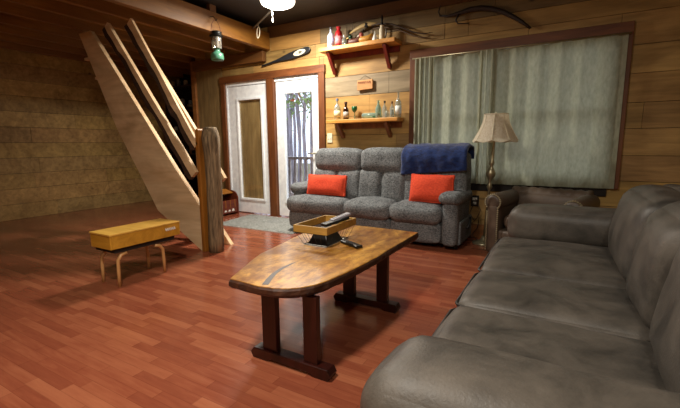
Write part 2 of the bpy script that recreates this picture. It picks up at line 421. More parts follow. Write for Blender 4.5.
XT=[(-6.9-.62*k+.2*math.sin(k*5),14+1.9*math.cos(k*3.3)-.1*k,8,.07+.025*(k%3),M_leafg,'very slim pale distant tree in the farthest row beyond the deck railing') for k,w_ in enumerate(('one','two','three','four','five','six','seven','eight'))]
for (x,y,h,r,lf,lb) in (*XT,(-7.9,10.5,7,.06,M_leafg,'slim grey tree trunk outside, nearest the left edge of the door glass'),(-6.7,9.3,6,.05,M_leafr,'tree with reddish leaves at the top of the door glass'),(-6.8,9.8,7,.065,M_leafg,'grey trunk outside just right of the red-leaved tree'),(-9.0,13.5,8,.12,M_leafg,'thickest pale trunk, farther back behind the right half of the door glass'),(-9.9,13.0,8,.08,M_leafg,'pale trunk farther back behind the left edge of the door glass'),(-9.2,12.5,8,.07,M_leafg,'pale trunk farther back behind the middle of the door glass'),(-6.0,8.9,6,.045,M_leafg,'slimmest near trunk outside, toward the right edge of the door glass')):
    tree(x,y,h,r,lf,lb,20+i,1.6 if lf is M_leafr else 2.0); i+=1

# ---------------------------------------------------------------- rug, sofa
t=BM(); pts=[(-4.20,3.80),(-2.87,3.80),(-2.87,4.62),(-4.24,4.62)]
nx,ny=44,26; grid=[]
for i in range(nx+1):
    r_=[]
    for j in range(ny+1):
        u=i/nx; v=j/ny; x=-4.20+1.33*u-.09*v*(1-u); y=3.79+.82*v
        e=min(u,1-u,v,1-v)
        r_.append(t.verts.new((x+nz((x,y,0),20)*.008*(e<.05),y,.002+(.016+.008*nz((x,y,0),30))*(e>0))))
    grid.append(r_)
for i in range(nx):
    for j in range(ny): t.faces.new((grid[i][j],grid[i+1][j],grid[i+1][j+1],grid[i][j+1]))
o=obj('rug',t,M_rug,smooth=True); tag(o,'grey shaggy rug on the floor in front of the glass doors','rug')

sofa=thing('reclining_sofa','grey tweed three-seat reclining sofa against the plank wall','sofa',(-1.92,4.25,0))
b=BM(); box(b,(-2.95,4.0,.05),(-.86,4.56,.30)); obj('base',b,M_sofa,sofa,bevel=.02)
seats=[(-3.02,-2.185),(-2.19,-1.612),(-1.617,-1.05)]
backs=[(-2.80,-2.15),(-2.145,-1.565),(-1.56,-.90)]
for k,(a,c) in enumerate(seats):
    b=BM(); puff(b,((a+c)/2,4.12,.365),(c-a,.52,.20),.075,.02,.008,7,k); obj('seat_cushion',b,M_sofa,sofa,smooth=True)
    b=BM(); puff(b,((a+c)/2,3.97,.175),(c-a-.02,.10,.22),.035,.012,.006,7,k+5); obj('footrest',b,M_sofa,sofa,smooth=True)
for k,(a,c) in enumerate(backs):
    rt=Matrix.Rotation(R(-9),3,'X')
    b=BM(); puff(b,((a+c)/2,4.35,.905),(c-a+.02,.24,.29),.085,.015,.010,7,k+10,rot=rt); obj('headrest_cushion',b,M_sofa,sofa,smooth=True)
    b=BM(); w=(c-a)
    puff(b,((a+c)/2-w*.26,4.32,.60),(w*.53,.23,.39),.055,.018,.008,8,k+20,rot=rt)
    puff(b,((a+c)/2+w*.26,4.32,.60),(w*.53,.23,.39),.055,.018,.008,8,k+30,rot=rt)
    obj('back_cushion',b,M_sofa,sofa,smooth=True)
b=BM(); puff(b,(-1.885,4.50,.62),(1.99,.16,.78),.06,.01,.006,6,40); obj('back_frame',b,M_sofa,sofa,smooth=True)
for (x0,x1,y0,k) in ((-3.05,-2.86,4.05,0),(-1.055,-.87,3.90,1)):
    b=BM(); puff(b,((x0+x1)/2,(y0+4.5)/2,.31),(x1-x0-.03,4.5-y0,.52),.05,.008,.006,7,50+k)
    puff(b,((x0+x1)/2,(y0+4.5)/2-.015,.545),(x1-x0+.045,4.5-y0+.03,.13),.062,.01,.008,8,52+k)
    obj('armrest',b,M_sofa,sofa,smooth=True)
for x in (-2.9,-.92):
    for y in (4.05,4.5):
        b=BM(); lathe(b,[(.025,0),(.03,.05)],(x,y,0),10); obj('foot',b,M_black,sofa)
b=BM(); tube(b,[(-.835,4.12,.22),(-.815,4.12,.22),(-.80,4.14,.28),(-.80,4.15,.34)],.009); obj('recliner_lever',b,M_blkmet,sofa,smooth=True)
def pillow(x,y,z,w,h,tilt,yaw,label,seed):
    b=BM()
    def tp(q,u):
        e=(abs(u.x)**4+abs(u.z)**4)/2
        s=1-.0*e; q.y*=max(.10,(1-abs(u.x)**3.5)*(1-abs(u.z)**3.5))**.55
        q.x*=1+.05*abs(u.z)**4; q.z*=1+.07*abs(u.x)**4; return q
    puff(b,(x,y,z),(w,.15,h),.03,.0,.008,7,seed,rot=Matrix.Rotation(yaw,3,'Z')@Matrix.Rotation(tilt,3,'X'),n=16,taper=tp)
    o=obj('throw_pillow',b,M_orange,smooth=True); tag(o,label,'pillow','orange throw pillows')
pillow(-2.53,4.085,.605,.54,.25,R(-14),R(1),'bright orange throw pillow at the left end of the grey sofa',3)
pillow(-1.20,4.075,.625,.47,.30,R(-14),R(-2),'bright orange throw pillow at the right end of the sofa, below the blue blanket',5)
# blanket folded over the back
prof=[(4.588,.93),(4.588,.96),(4.575,1.02),(4.53,1.062),(4.45,1.078),(4.37,1.075),(4.29,1.058),(4.232,1.02),(4.205,.96),(4.205,.90),(4.215,.83),(4.22,.775)]
def cloth_path(s):
    f=s*(len(prof)-1); i=min(int(f),len(prof)-2); t=f-i
    return prof[i][0]*(1-t)+prof[i+1][0]*t, prof[i][1]*(1-t)+prof[i+1][1]*t
b=BM(); nx,ns=40,40; A=[];B=[]
for i in range(nx+1):
    ra=[];rb=[]
    for j in range(ns+1):
        u=i/nx; s=j/ns; y,z=cloth_path(s)
        y2,z2=cloth_path(min(1,s+.02)); y1,z1=cloth_path(max(0,s-.02)); n_=Vector((0,-(z1-z2),(y1-y2))); n_=Vector((0,-abs(z2-z1) if s>.5 else abs(z2-z1),abs(y1-y2))).normalized()
        x=-1.60+u*.73
        if s>.7: z+= (s-.7)*.22*(u-.35)
        d=.014*nz((x*2,y,z),5,2)+.010*nz((x,y,z),16,4); th=.024
        e=min(u,1-u)*nx
        th*= .4 if e<1 else 1
        x+=.012*nz((y,z,0),9,1)
        ra.append(b.verts.new(Vector((x,y,z))+n_*(th+d))); rb.append(b.verts.new(Vector((x,y,z))-n_*.004))
    A.append(ra);B.append(rb)
for i in range(nx):
    for j in range(ns):
        b.faces.new((A[i][j],A[i+1][j],A[i+1][j+1],A[i][j+1])); b.faces.new((B[i][j],B[i][j+1],B[i+1][j+1],B[i+1][j]))
for i in range(nx):
    b.faces.new((A[i][0],B[i][0],B[i+1][0],A[i+1][0])); b.faces.new((A[i][ns],A[i+1][ns],B[i+1][ns],B[i][ns]))
for j in range(ns):
    b.faces.new((A[0][j],A[0][j+1],B[0][j+1],B[0][j])); b.faces.new((A[nx][j],B[nx][j],B[nx][j+1],A[nx][j+1]))
o=obj('blanket',b,M_blue,smooth=True); tag(o,'navy blue plush blanket folded over the right end of the sofa back','blanket')

# ---------------------------------------------------------------- coffee table
tb=thing('coffee_table','long live-edge slab coffee table on dark red trestle legs','table',(-1.2,1.9,0))
outl=[(-1.377,1.310),(-1.182,1.300),(-1.106,1.315),(-1.042,1.340),(-1.001,1.375),(-.965,1.434),(-.940,1.522),(-.925,1.615),(-.915,1.732),(-.902,1.90),(-.895,2.0),(-.897,2.25),(-.893,2.457),(-.891,2.714),(-1.152,2.726),(-1.434,2.729),(-1.56,2.72),(-1.625,2.60),(-1.637,2.336),(-1.607,2.086),(-1.546,1.714),(-1.445,1.465)]
dense=[]
for i in range(len(outl)):
    p,q=Vector(outl[i]),Vector(outl[(i+1)%len(outl)])
    k=max(1,int((q-p).length/.03))
    for j in range(k):
        r_=p.lerp(q,j/k); c=Vector((-1.27,2.0)); d=(r_-c).normalized(); r_=r_+d*nz((r_.x,r_.y,0),9,4)*.005; dense.append(r_)
cen=Vector((-1.27,2.0)); b=BM()
def ring(z,off,am): return [b.verts.new((p.x+(p-cen).normalized().x*(-off+nz((p.x,p.y,z),22,6)*am),p.y+(p-cen).normalized().y*(-off+nz((p.x,p.y,z),22,6)*am),z)) for p in dense]
rs=[ring(.396,.030,.010),ring(.406,.010,.012),ring(.422,-.004,.010),ring(.442,-.004,.006),ring(.451,.003,.003)]
for a,c in zip(rs,rs[1:]):
    for k in range(len(dense)): b.faces.new((a[k],a[(k+1)%len(dense)],c[(k+1)%len(dense)],c[k]))
b.faces.new(rs[0][::-1])
b.faces.new(rs[-1])
obj('live_edge',b,M_edge,tb,label='rough dark bark edge of the slab')
b=BM(); A=[b.verts.new((p.x-(p-cen).normalized().x*.003,p.y-(p-cen).normalized().y*.003,.4512)) for p in dense]; B=[b.verts.new((p.x-(p-cen).normalized().x*.007,p.y-(p-cen).normalized().y*.003,.455)) for p in dense]
b.faces.new(B)
for k in range(len(dense)): b.faces.new((A[k],A[(k+1)%len(dense)],B[(k+1)%len(dense)],B[k]))
top=obj('tabletop',b,M_tab,tb)
# dark crack / bark inclusion
b=BM(); pts=[(-1.185,1.325),(-1.215,1.39),(-1.245,1.47),(-1.262,1.56),(-1.262,1.65),(-1.252,1.70),(-1.248,1.64),(-1.242,1.56),(-1.222,1.48),(-1.192,1.41),(-1.155,1.335)]
prism(b,pts,.4545,.4556,'z'); obj('bark_inclusion',b,plain('inclusion','#2a1710',.4),top)
for y in (1.445,2.295):
    for (x0,x1) in ((-1.287,-1.197),(-1.03,-.95)):
        b=BM(); box(b,(x0,y-.018,.056),(x1,y+.018,.396)); obj('leg',b,M_redleg,tb,bevel=.004)
    b=BM(); prism(b,[(-1.36,.03),(-1.345,0),(-1.25,0),(-1.23,.014),(-.99,.014),(-.97,0),(-.885,0),(-.87,.03),(-.885,.057),(-1.34,.057)],y-.033,y+.033,'y'); obj('foot_beam',b,M_redleg,tb,bevel=.004)
b=BM(); box(b,(-1.17,1.464,.355),(-1.13,2.276,.394)); obj('stretcher',b,M_redleg,tb,bevel=.004)
# ---- wire basket with wooden rim
bx0,bx1,by0,by1=-1.492,-1.235,1.99,2.385; zt=.590
bk=thing('remote_basket','wire basket with tan wooden rim on the coffee table','basket',(-1.36,2.18,.455))
b=BM(); w=.012; zb=.543
for lo,hi in (((bx0,by0,zb),(bx1,by0+w,zt)),((bx0,by1-w,zb),(bx1,by1,zt)),((bx0,by0+w,zb),(bx0+w,by1-w,zt)),((bx1-w,by0+w,zb),(bx1,by1-w,zt))): box(b,lo,hi)
obj('rim',b,wood('rim_wood','#94702c','#c49a50',0,.5,20),bk,bevel=.002)
b=BM()
ix0,ix1,iy0,iy1=-1.43,-1.262,2.02,2.31
def lerp(a,c,t): return a+(c-a)*t
for k in range(6):
    t_=k/5
    for (p,q) in (((lerp(bx0+.006,bx1-.006,t_),by0+.006,zb+.003),(lerp(ix0,ix1,t_),iy0,.461)),((lerp(bx0+.006,bx1-.006,t_),by1-.006,zb+.003),(lerp(ix0,ix1,t_),iy1,.461)),((bx0+.006,lerp(by0+.006,by1-.006,t_),zb+.003),(ix0,lerp(iy0,iy1,t_),.461)),((bx1-.006,lerp(by0+.006,by1-.006,t_),zb+.003),(ix1,lerp(iy0,iy1,t_),.461))): tube(b,[p,q],.0012,5)
for s in (0,.97):
    q=[(lerp(ix0,bx0+.006,s),lerp(iy0,by0+.006,s)),(lerp(ix1,bx1-.006,s),lerp(iy0,by0+.006,s)),(lerp(ix1,bx1-.006,s),lerp(iy1,by1-.006,s)),(lerp(ix0,bx0+.006,s),lerp(iy1,by1-.006,s))]
    for a in range(4): tube(b,[(*q[a],lerp(.461,zb,s)),(*q[(a+1)%4],lerp(.461,zb,s))],.0018,5)
obj('wire_frame',b,plain('wire_grey','#4a4640',.4,.7),bk)
b=BM(); box(b,(ix0,iy0,.4555),(ix1,iy1,.4585)); obj('bottom_panel',b,plain('paper','#d6d6d2',.6),bk)
# black dock inside
o=thing('remote_stand','black flared stand holding remotes inside the wire basket','stand',(-1.345,2.15,.459))
b=BM(); vs=[]
for (z,h,d) in ((.4595,.078,.105),(.467,.072,.10),(.560,.034,.055)): vs.append([b.verts.new((-1.345+sx*h,2.15+sy*d,z)) for sx,sy in ((-1,-1),(1,-1),(1,1),(-1,1))])
b.faces.new(vs[0][::-1]); b.faces.new(vs[-1])
for a,c in zip(vs,vs[1:]):
    for k in range(4): b.faces.new((a[k],a[(k+1)%4],c[(k+1)%4],c[k]))
obj('body',b,M_black,o,bevel=.004)
def remote(name,c,yaw,pitch,L,W,label,group='remote controls on the coffee table',top_m=None):
    t_=thing(name,label,'remote control',c,yaw,group,local=True)
    t_.rotation_euler=(0,pitch,yaw)
    b=BM(); box(b,(-L/2,-W/2,0),(L/2,W/2,.018)); obj('case',b,top_m or M_black,t_,bevel=.005)
    b=BM()
    for i in range(6):
        for j in range(3): lathe(b,[(.0035,0),(.003,.0025)],(-L*.36+i*L*.12,(j-1)*W*.27,.018),8)
    obj('buttons',b,plain('grey_rubber','#6a6d70',.6),t_)
remote('remote_control',(-1.15,2.15,.456),R(-28),0,.19,.05,'black remote control lying on the table beside the basket')
remote('remote_control',(-1.275,2.165,.592),R(68),R(-8),.20,.06,'black remote control resting across the basket rim')
remote('remote_control',(-1.265,2.215,.612),R(66),R(-12),.15,.045,'grey-topped remote control uppermost on the basket',top_m=plain('silver_plastic','#8d8890',.4))

# ---------------------------------------------------------------- leather sofa (right)
ls=thing('leather_sofa','dark grey-brown leather sofa along the right side in the foreground','sofa',(.2,1.9,0))
b=BM(); box(b,(-.30,.66,.04),(.62,3.10,.30)); obj('base',b,M_leath,ls,bevel=.02)
for k,(a,c) in enumerate(((.90,1.555),(1.565,2.06),(2.07,2.89))):
    b=BM(); puff(b,(-.005,(a+c)/2,.375),(.68,c-a,.17),.05,.022,.008,5,k+60,n=16); cu=obj('seat_cushion',b,M_leath,ls,smooth=True)
    b=BM(); z=.430; x0=-.352; x1=.30; r_=.03
    tube(b,[(x1,a+.012,z),(x0+r_,a+.012,z),(x0+.01,a+.02,z),(x0,a+r_+.01,z),(x0,c-r_-.01,z),(x0+.01,c-.02,z),(x0+r_,c-.012,z),(x1,c-.012,z)],.006,6)
    obj('piping',b,M_pipe,cu,smooth=True)
    b=BM(); puff(b,(.42,(a+c)/2,.63),(.24,c-a,.44),.09,.03,.01,5,k+70,rot=Matrix.Rotation(R(10),3,'Y')); obj('back_cushion',b,M_leath,ls,smooth=True)
b=BM(); puff(b,(.60,1.86,.45),(.16,2.5,.80),.07,.0,.006,5,75); obj('back_frame',b,M_leath,ls,smooth=True)
for (x0_,y0,y1,zt,k) in ((-.338,.615,.925,.645,0),(-.305,2.90,3.20,.66,1)):
    b=BM(); puff(b,((x0_+.62)/2+.01,(y0+y1)/2,.26),(.62-x0_-.03,y1-y0-.04,.46),.06,.01,.006,5,80+k)
    puff(b,((x0_+.62)/2,(y0+y1)/2,zt-.13),(.62-x0_,y1-y0,.26),.085,.012,.010,4,82+k,n=18)
    obj('armrest',b,M_leath,ls,smooth=True)
# ---------------------------------------------------------------- brown armchair (local frame, front toward -y)
ch=thing('leather_armchair','brown leather armchair with brass nailhead trim near the floor lamp','armchair',(-.63,3.99,0),R(-15),local=True)
b=BM(); box(b,(.05,.03,.05),(.79,.60,.26)); obj('base',b,M_leath2,ch,bevel=.02)
b=BM(); puff(b,(.42,.27,.345),(.50,.50,.16),.06,.03,.008,6,90); obj('seat_cushion',b,M_leath2,ch,smooth=True)
b=BM(); puff(b,(.42,.025,.17),(.50,.06,.19),.025,.01,.004,6,91); obj('front_panel',b,M_leath2,ch,smooth=True)
b=BM(); puff(b,(.42,.53,.40),(.66,.15,.42),.06,.02,.01,6,92)
pts=[(.06+.72*i/24,.55,.575) for i in range(25)]; tube(b,pts,[.075+.006*math.sin(i*2.2) for i in range(25)],16)
obj('backrest',b,M_leath2,ch,smooth=True)
for k,x in enumerate((.075,.765)):
    b=BM(); puff(b,(x,.30,.27),(.12,.60,.50),.03,.0,.004,6,94+k)
    lathe(b,[(.03,-.0),(.078,.004),(.084,.03),(.084,.57),(.06,.6)],(x,0,.535),18,Matrix.Rotation(-PI/2,3,'X'))
    a=obj('armrest',b,M_leath2,ch,smooth=True)
    b=BM()
    P=[(x-.052,z/100) for z in range(6,46,2)]+[(x-.075*math.cos(q),.535+.075*math.sin(q)) for q in [R(-40+14*i) for i in range(20)] ]+[(x+.052,z/100) for z in range(46,4,-2)]
    for (px,pz) in P: lathe(b,[(.0095,0),(.008,.004),(.003,.007)],(px,-.008,pz),6,Matrix.Rotation(PI/2,3,'X'))
    obj('nailhead_trim',b,M_brass,a)
for x in (.07,.77):
    for y in (.05,.56):
        b=BM(); lathe(b,[(.022,0),(.03,.055)],(x,y,0),10); obj('foot',b,M_redleg,ch)

# ---------------------------------------------------------------- floor lamp
lx,ly=-.70,4.42
lm=thing('floor_lamp','antique brass floor lamp with scalloped cream bell shade','lamp',(lx,ly,0))
b=BM(); lathe(b,[(.115,0),(.12,.012),(.10,.025),(.05,.04),(.025,.06),(.02,.09)],(lx,ly,0),28); obj('lamp_base',b,M_brass,lm,smooth=True)
def lp(z): return (lx+.075*z/1.3,ly-.03*z,z)
b=BM(); prof_=[(.012,.08),(.012,.60),(.022,.62),(.030,.64),(.020,.67),(.014,.70),(.030,.73),(.048,.76),(.052,.79),(.030,.83),(.016,.86),(.026,.88),(.028,.90),(.014,.93),(.020,.98),(.015,1.05),(.012,1.10),(.012,1.36)]
prof_=[(r,z) for r,z in prof_]
n=16; rings=[]
for r,z in prof_:
    c=lp(z); rings.append([b.verts.new((c[0]+r*math.cos(2*PI*k/n),c[1]+r*math.sin(2*PI*k/n),z)) for k in range(n)])
for a,c in zip(rings,rings[1:]):
    for k in range(n): b.faces.new((a[k],a[(k+1)%n],c[(k+1)%n],c[k]))
b.faces.new(rings[0][::-1]); b.faces.new(rings[-1]); obj('pole',b,M_brass,lm,smooth=True)
sx,sy,_=lp(1.26)
M_shade=NT('shade_fabric'); t_=M_shade; t_.lk(t_.ramp(t_.noise(t_.coords(),60,4),[(.3,srgb('#e6dac0')),(.7,srgb('#fff8ea'))]),t_.b.inputs['Base Color']); t_.b.inputs['Roughness'].default_value=.9; t_.b.inputs['Transmission Weight'].default_value=0; t_.bump(t_.noise(t_.coords(),120,3),.4,.004); M_shade=M_shade.m
b=BM(); NP=8; n=NP*8; lay=[]
prs=[(.222,1.125),(.205,1.16),(.178,1.21),(.152,1.26),(.132,1.31),(.120,1.36),(.116,1.40)]
for j,(r,z) in enumerate(prs):
    row=[]
    for k in range(n):
        a=2*PI*k/n; ph=(k%8)/8; s=math.sin(PI*ph); rr=r*(1-.035*s) ; zz=z
        if j==0: zz=z-.022*s+.01
        row.append(b.verts.new((sx+rr*math.cos(a),sy+rr*math.sin(a),zz)))
    lay.append(row)
for a,c in zip(lay,lay[1:]):
    for k in range(n): b.faces.new((a[k],a[(k+1)%n],c[(k+1)%n],c[k]))
bmesh.ops.solidify(b,geom=b.faces[:],thickness=.003)
sh=obj('lamp_shade',b,M_shade,lm,smooth=True)
b=BM()
for k in range(NP):
    a=2*PI*k/NP; tube(b,[(sx+(r+.002)*math.cos(a),sy+(r+.002)*math.sin(a),z+(.01 if j==0 else 0)) for j,(r,z) in enumerate(prs)],.0035,6)
tube(b,[(sx+.118*math.cos(2*PI*k/32),sy+.118*math.sin(2*PI*k/32),1.40) for k in range(32)],.004,6,closed=True)
tube(b,[(sx+r_*math.cos(2*PI*k/n),sy+r_*math.sin(2*PI*k/n),1.135-.022*math.sin(PI*(k%8)/8)) for k in range(n) for r_ in [.224*(1-.035*math.sin(PI*(k%8)/8))]],.0045,6,closed=True)
obj('shade_trim',b,M_cream,sh,smooth=True)
b=BM(); tube(b,[(sx-.116,sy,1.385),(sx,sy,1.37),(sx+.116,sy,1.385)],.003,6); tube(b,[(sx,sy-.116,1.385),(sx,sy,1.37),(sx,sy+.116,1.385)],.003,6); lathe(b,[(.006,1.365),(.012,1.39),(.004,1.425)],(sx,sy,0),10); obj('shade_spider',b,M_brass,lm)
# outlet with black plugs and cords
pl=thing('wall_outlet','dark wall outlet plate with white sockets, low on the wall below the curtain','outlet',(-.86,4.70,.38))
b=BM(); box(b,(-.905,4.692,.37),(-.815,4.70,.50)); obj('outlet_plate',b,M_black,pl,bevel=.002,label='dark outlet plate')
b=BM(); box(b,(-.885,4.675,.445),(-.835,4.692,.475)); obj('socket_face',b,M_wht,pl,bevel=.002,label='white socket face')
b=BM(); box(b,(-.878,4.68,.395),(-.842,4.692,.425)); obj('socket_face',b,M_wht,pl,bevel=.002,label='white socket face')
b=BM(); tube(b,[(-.865,4.675,.41),(-.87,4.64,.39),(-.90,4.62,.30),(-.85,4.62,.22),(-.79,4.61,.26),(-.80,4.60,.14),(-.86,4.58,.05),(-.80,4.56,.012),(-.75,4.50,.008)],.004,6); o=obj('power_cord',b,M_black,smooth=True); tag(o,'thin black power cord looping from the outlet down to the floor lamp','cord')
b=BM(); tube(b,[(-.85,4.675,.46),(-.83,4.64,.44),(-.78,4.62,.34),(-.82,4.62,.24),(-.89,4.62,.16),(-.88,4.60,.05),(-.86,4.56,.01),(-.80,4.47,.006)],.004,6); o=obj('power_cord',b,plain('brown_cord','#4b3524',.5),smooth=True); tag(o,'brown power cord hanging in a curve behind the black cord','cord')
# light switch
sw=thing('light_switch','cream light switch plate between the door trim and sofa','light switch',(-2.845,4.70,1.13))
b=BM(); box(b,(-2.885,4.692,1.13),(-2.805,4.70,1.26)); obj('switch_plate',b,M_cream,sw,bevel=.002)
for dx in (-.018,.018):
    b=BM(); box(b,(-2.845+dx-.005,4.682,1.185),(-2.845+dx+.005,4.692,1.205)); obj('toggle',b,M_wht,sw)

# ---------------------------------------------------------------- curtains
def curtain_mat():
    t=NT('curtain_cloth'); g=t.noise(t.coords((1,1,.4)),40,4); d=t.b
    col=t.ramp(g,[(.3,srgb('#90947e')),(.7,srgb('#bcbfa6'))]); t.lk(col,d.inputs['Base Color']); d.inputs['Roughness'].default_value=.9
    tr=t.add('ShaderNodeBsdfTranslucent'); tr.inputs[0].default_value=srgb('#b4b094'); m=t.add('ShaderNodeMixShader'); m.inputs[0].default_value=.38
    t.lk(d.outputs[0],m.inputs[1]); t.lk(tr.outputs[0],m.inputs[2]); t.lk(m.outputs[0],t.out.inputs[0]); t.bump(g,.1,.003); return t.m
M_curt=curtain_mat()
def curtain(x0,x1,y,folds,label,gather=0,seed=0,z1=2.10):
    b=BM(); nx=folds*12; nz_=26; rn=random.Random(seed); ph=[rn.uniform(-.5,.5) for _ in range(folds+2)]; am=[rn.uniform(.5,1.2) for _ in range(folds+2)]
    G_=[]
    for i in range(nx+1):
        row=[]
        for j in range(nz_+1):
            u=i/nx; v=j/nz_; z=.645+(z1-.645)*v
            f=int(u*folds); a=am[min(f,folds)]; top=1-.35*max(0,(v-.9)/.1)
            xx=x0+(x1-x0)*(u+ .05*gather*math.sin(PI*u)*(1-v))
            yy=y-.021*a*top*math.sin(2*PI*folds*u+ph[f]*.4*(1-v))-.004*math.sin(2*PI*folds*2.3*u+seed)
            zz=z+(.006*math.sin(40*u) if j==nz_ else 0)
            row.append(b.verts.new((xx,yy,zz)))
        G_.append(row)
    for i in range(nx):
        for j in range(nz_): b.faces.new((G_[i][j],G_[i+1][j],G_[i+1][j+1],G_[i][j+1]))
    o=obj('curtain',b,M_curt,smooth=True); tag(o,label,'curtain','sage green window curtains')
curtain(-1.60,-1.37,4.622,4,'narrow bunched sage green curtain at the left edge of the window',0,1)
curtain(-1.42,-.83,4.645,3,'broad sage green curtain panel right of the bunched left one',0,2)
curtain(-.86,-.68,4.622,3,'gathered sage green curtain panel rising behind the lamp shade',0,3)
curtain(-.74,.46,4.645,6,'wide sage green curtain panel at the right of the window',0,4)
b=BM(); tube(b,[(-1.64,4.635,2.105),(.48,4.635,2.105)],.009,10); 
for x in (-1.62,.47): tube(b,[(x,4.635,2.105),(x,4.662,2.105)],.006,6)
o=obj('curtain_rod',b,M_brass,smooth=True); tag(o,'slim metal curtain rod along the window top','curtain rod')

# ---------------------------------------------------------------- wall shelves
def wshelf(x0,x1,zt,th,dep,m,bm_,brx,label,bh,endcap=False):
    s=thing('wall_shelf',label,'shelf',((x0+x1)/2,4.70,zt-th))
    b=BM(); pts=[]
    n=18
    for i in range(n+1):
        x=x0+(x1-x0)*i/n; pts.append((x,4.70-dep-.012*nz((x,0,0),4,zt)))
    prism(b,pts+[(x1,4.70),(x0,4.70)],zt-th,zt,'z'); obj('shelf_board',b,m,s,bevel=.006)
    for x in brx:
        b=BM(); prism(b,[(4.675,zt-th-.03),(4.70-dep*.60,zt-th-.002),(4.70-dep*.86,zt-th-.002),(4.70-dep*.86,zt-th-.02),(4.70-.035,zt-th-bh),(4.70,zt-th-bh),(4.70,zt-th-bh+.05),(4.675,zt-th-bh+.07),(4.70-dep*.45,zt-th-.06)],x-.022,x+.022,'x'); obj('bracket',b,bm_,s,bevel=.003)
    b=BM(); box(b,(x0+.08,4.675,zt-th-.07),(x1-.02,4.70,zt-th)); obj('back_rail',b,bm_,s,bevel=.003)
    return s
us=wshelf(-2.86,-1.80,2.345,.05,.24,M_shelf,M_brk,(-2.74,-1.95),'upper pine wall shelf with dark red brackets, above the gray plank',.26)
lsf=wshelf(-2.77,-1.76,1.425,.045,.22,M_shelf,M_brk2,(-2.62,-1.93),'lower live-edge pine wall shelf holding glass bottles',.19)
G_clear=glassy('clear_glass','#dfe6e2',.25,.18); G_green=glassy('green_glass','#5d9a78',.25,.25); G_brown=glassy('brown_glass','#3a1f12',.25,.55); G_aqua=glassy('aqua_glass','#b9d6cc',.25,.25)
def bottle(x,y,z,h,r,m,label,group,neck=.34,nr=.32,cap=None,lab=None,sh=.12,rot=None,name='bottle',cat='bottle'):
    t=thing(name,label,cat,(x,y,z),0,group,local=True)
    if rot: t.rotation_euler=rot
    bh=h*(1-neck)
    b=BM(); lathe(b,[(r*.85,0),(r,.006),(r,bh-h*sh*.5),(r*.8,bh+h*sh*.25),(r*nr,bh+h*sh),(r*nr,h-.006),(r*nr*1.2,h-.004),(r*nr*1.2,h)],(0,0,0),18); obj('glass_body',b,m,t,smooth=True)
    if cap:
        b=BM(); lathe(b,[(r*nr*1.3,h-.02),(r*nr*1.3,h+.008)],(0,0,0),12); obj('cap',b,cap,t)
    if lab:
        b=BM(); lathe(b,[(r+.001,bh*.2),(r+.001,bh*.72)],(0,0,0),18); obj('label_band',b,lab,t,smooth=True)
UG='bottles on the upper shelf'; LG='bottles on the lower shelf'
M_lblue=plain('label_blue','#a9bfe0',.5); M_red=plain('red_glaze','#b01f26',.3); M_lw=plain('label_white','#dfe2da',.6)
bottle(-2.72,4.55,2.345,.25,.046,plain('white_bottle','#c6d2e6',.25),'pale blue-white bottle at the left end of the upper shelf',UG,cap=plain('grey_cap','#5a5a60',.4),lab=M_lblue)
bottle(-2.605,4.55,2.345,.24,.046,M_red,'red bottle with white patches on the upper shelf',UG,cap=M_red,lab=plain('pink_label','#d98a90',.5),nr=.5,neck=.25)
bottle(-2.525,4.55,2.345,.13,.028,G_clear,'small clear bottle beside the red bottle',UG,cap=M_wht)
bottle(-2.0,4.55,2.345,.175,.034,M_cream,'slim cream bottle with a dark stopper at the right of the upper shelf',UG,neck=.22,nr=.6)
# stopper finial
b=BM(); lathe(b,[(.012,0),(.018,.02),(.008,.04),(.014,.06),(.010,.10),(.004,.12)],(-2.0,4.55,2.521),10); o=obj('stopper',b,M_blkmet,smooth=True); o.parent=bpy.data.objects['bottle.003'] if 'bottle.003' in bpy.data.objects else None
o.location=Vector((0,0,.176)); 
for (x,h,lb) in ((-2.535,.27,'thin pale stick standing behind the small clear bottle'),(-2.47,.33,'tallest thin pale stick standing on the upper shelf')):
    b=BM(); tube(b,[(x,4.64,2.345),(x+.006,4.66,2.345+h*.5),(x-.004,4.68,2.345+h)],[.006,.005,.003],6); o=obj('reed_stick',b,M_ledge if 0 else plain('reed','#6d5c44',.7),smooth=True); tag(o,lb,'stick','thin sticks on the upper shelf')
# duck decoys
def duck(x,y,z,L,face,body,head,bill,label):
    d=thing('duck_decoy',label,'duck figurine',(x,y,z),face,'duck decoys on the upper shelf',local=True)
    b=BM()
    def tp(q,u): 
        if u.x<-.2: q.z+=.25*L*(abs(u.x)-.2)**1.5; q.y*=1-.5*(abs(u.x)-.2)
        return q
    puff(b,(0,0,L*.2),(L,L*.5,L*.4),L*.19,0,0,5,0,taper=tp,n=10); obj('body',b,body,d,smooth=True)
    b=BM(); lathe(b,[(.001,-.12*L),(L*.12,-.09*L),(L*.155,0),(L*.12,.1*L),(.001,.14*L)],(L*.36,0,L*.53),14); tube(b,[(L*.3,0,L*.3),(L*.36,0,L*.5)],[L*.13,L*.11],10); obj('head',b,head,d,smooth=True)
    b=BM(); tube(b,[(L*.46,0,L*.52),(L*.56,0,L*.49),(L*.66,0,L*.475)],[L*.06,L*.055,L*.03],8); obj('bill',b,bill,d,smooth=True)
duck(-2.37,4.56,2.345,.19,PI,plain('duck_brown','#5b2f22',.5),plain('duck_green','#143a26',.3),plain('bill_tan','#c8a860',.4),'mallard duck decoy with green head and tan bill')
duck(-2.20,4.53,2.345,.19,PI,plain('duck_yellow','#b5802c',.45),plain('duck_head_red','#a8564a',.4),plain('bill_white','#c9c2b4',.4),'yellow-brown duck decoy with reddish head')
b=BM(); lathe(b,[(.03,0),(.034,.01),(.022,.06),(.008,.085),(.004,.12)],(-2.085,4.53,2.345),12); o=obj('bell',b,M_wht,smooth=True); tag(o,'small white bell figurine right of the ducks','figurine')
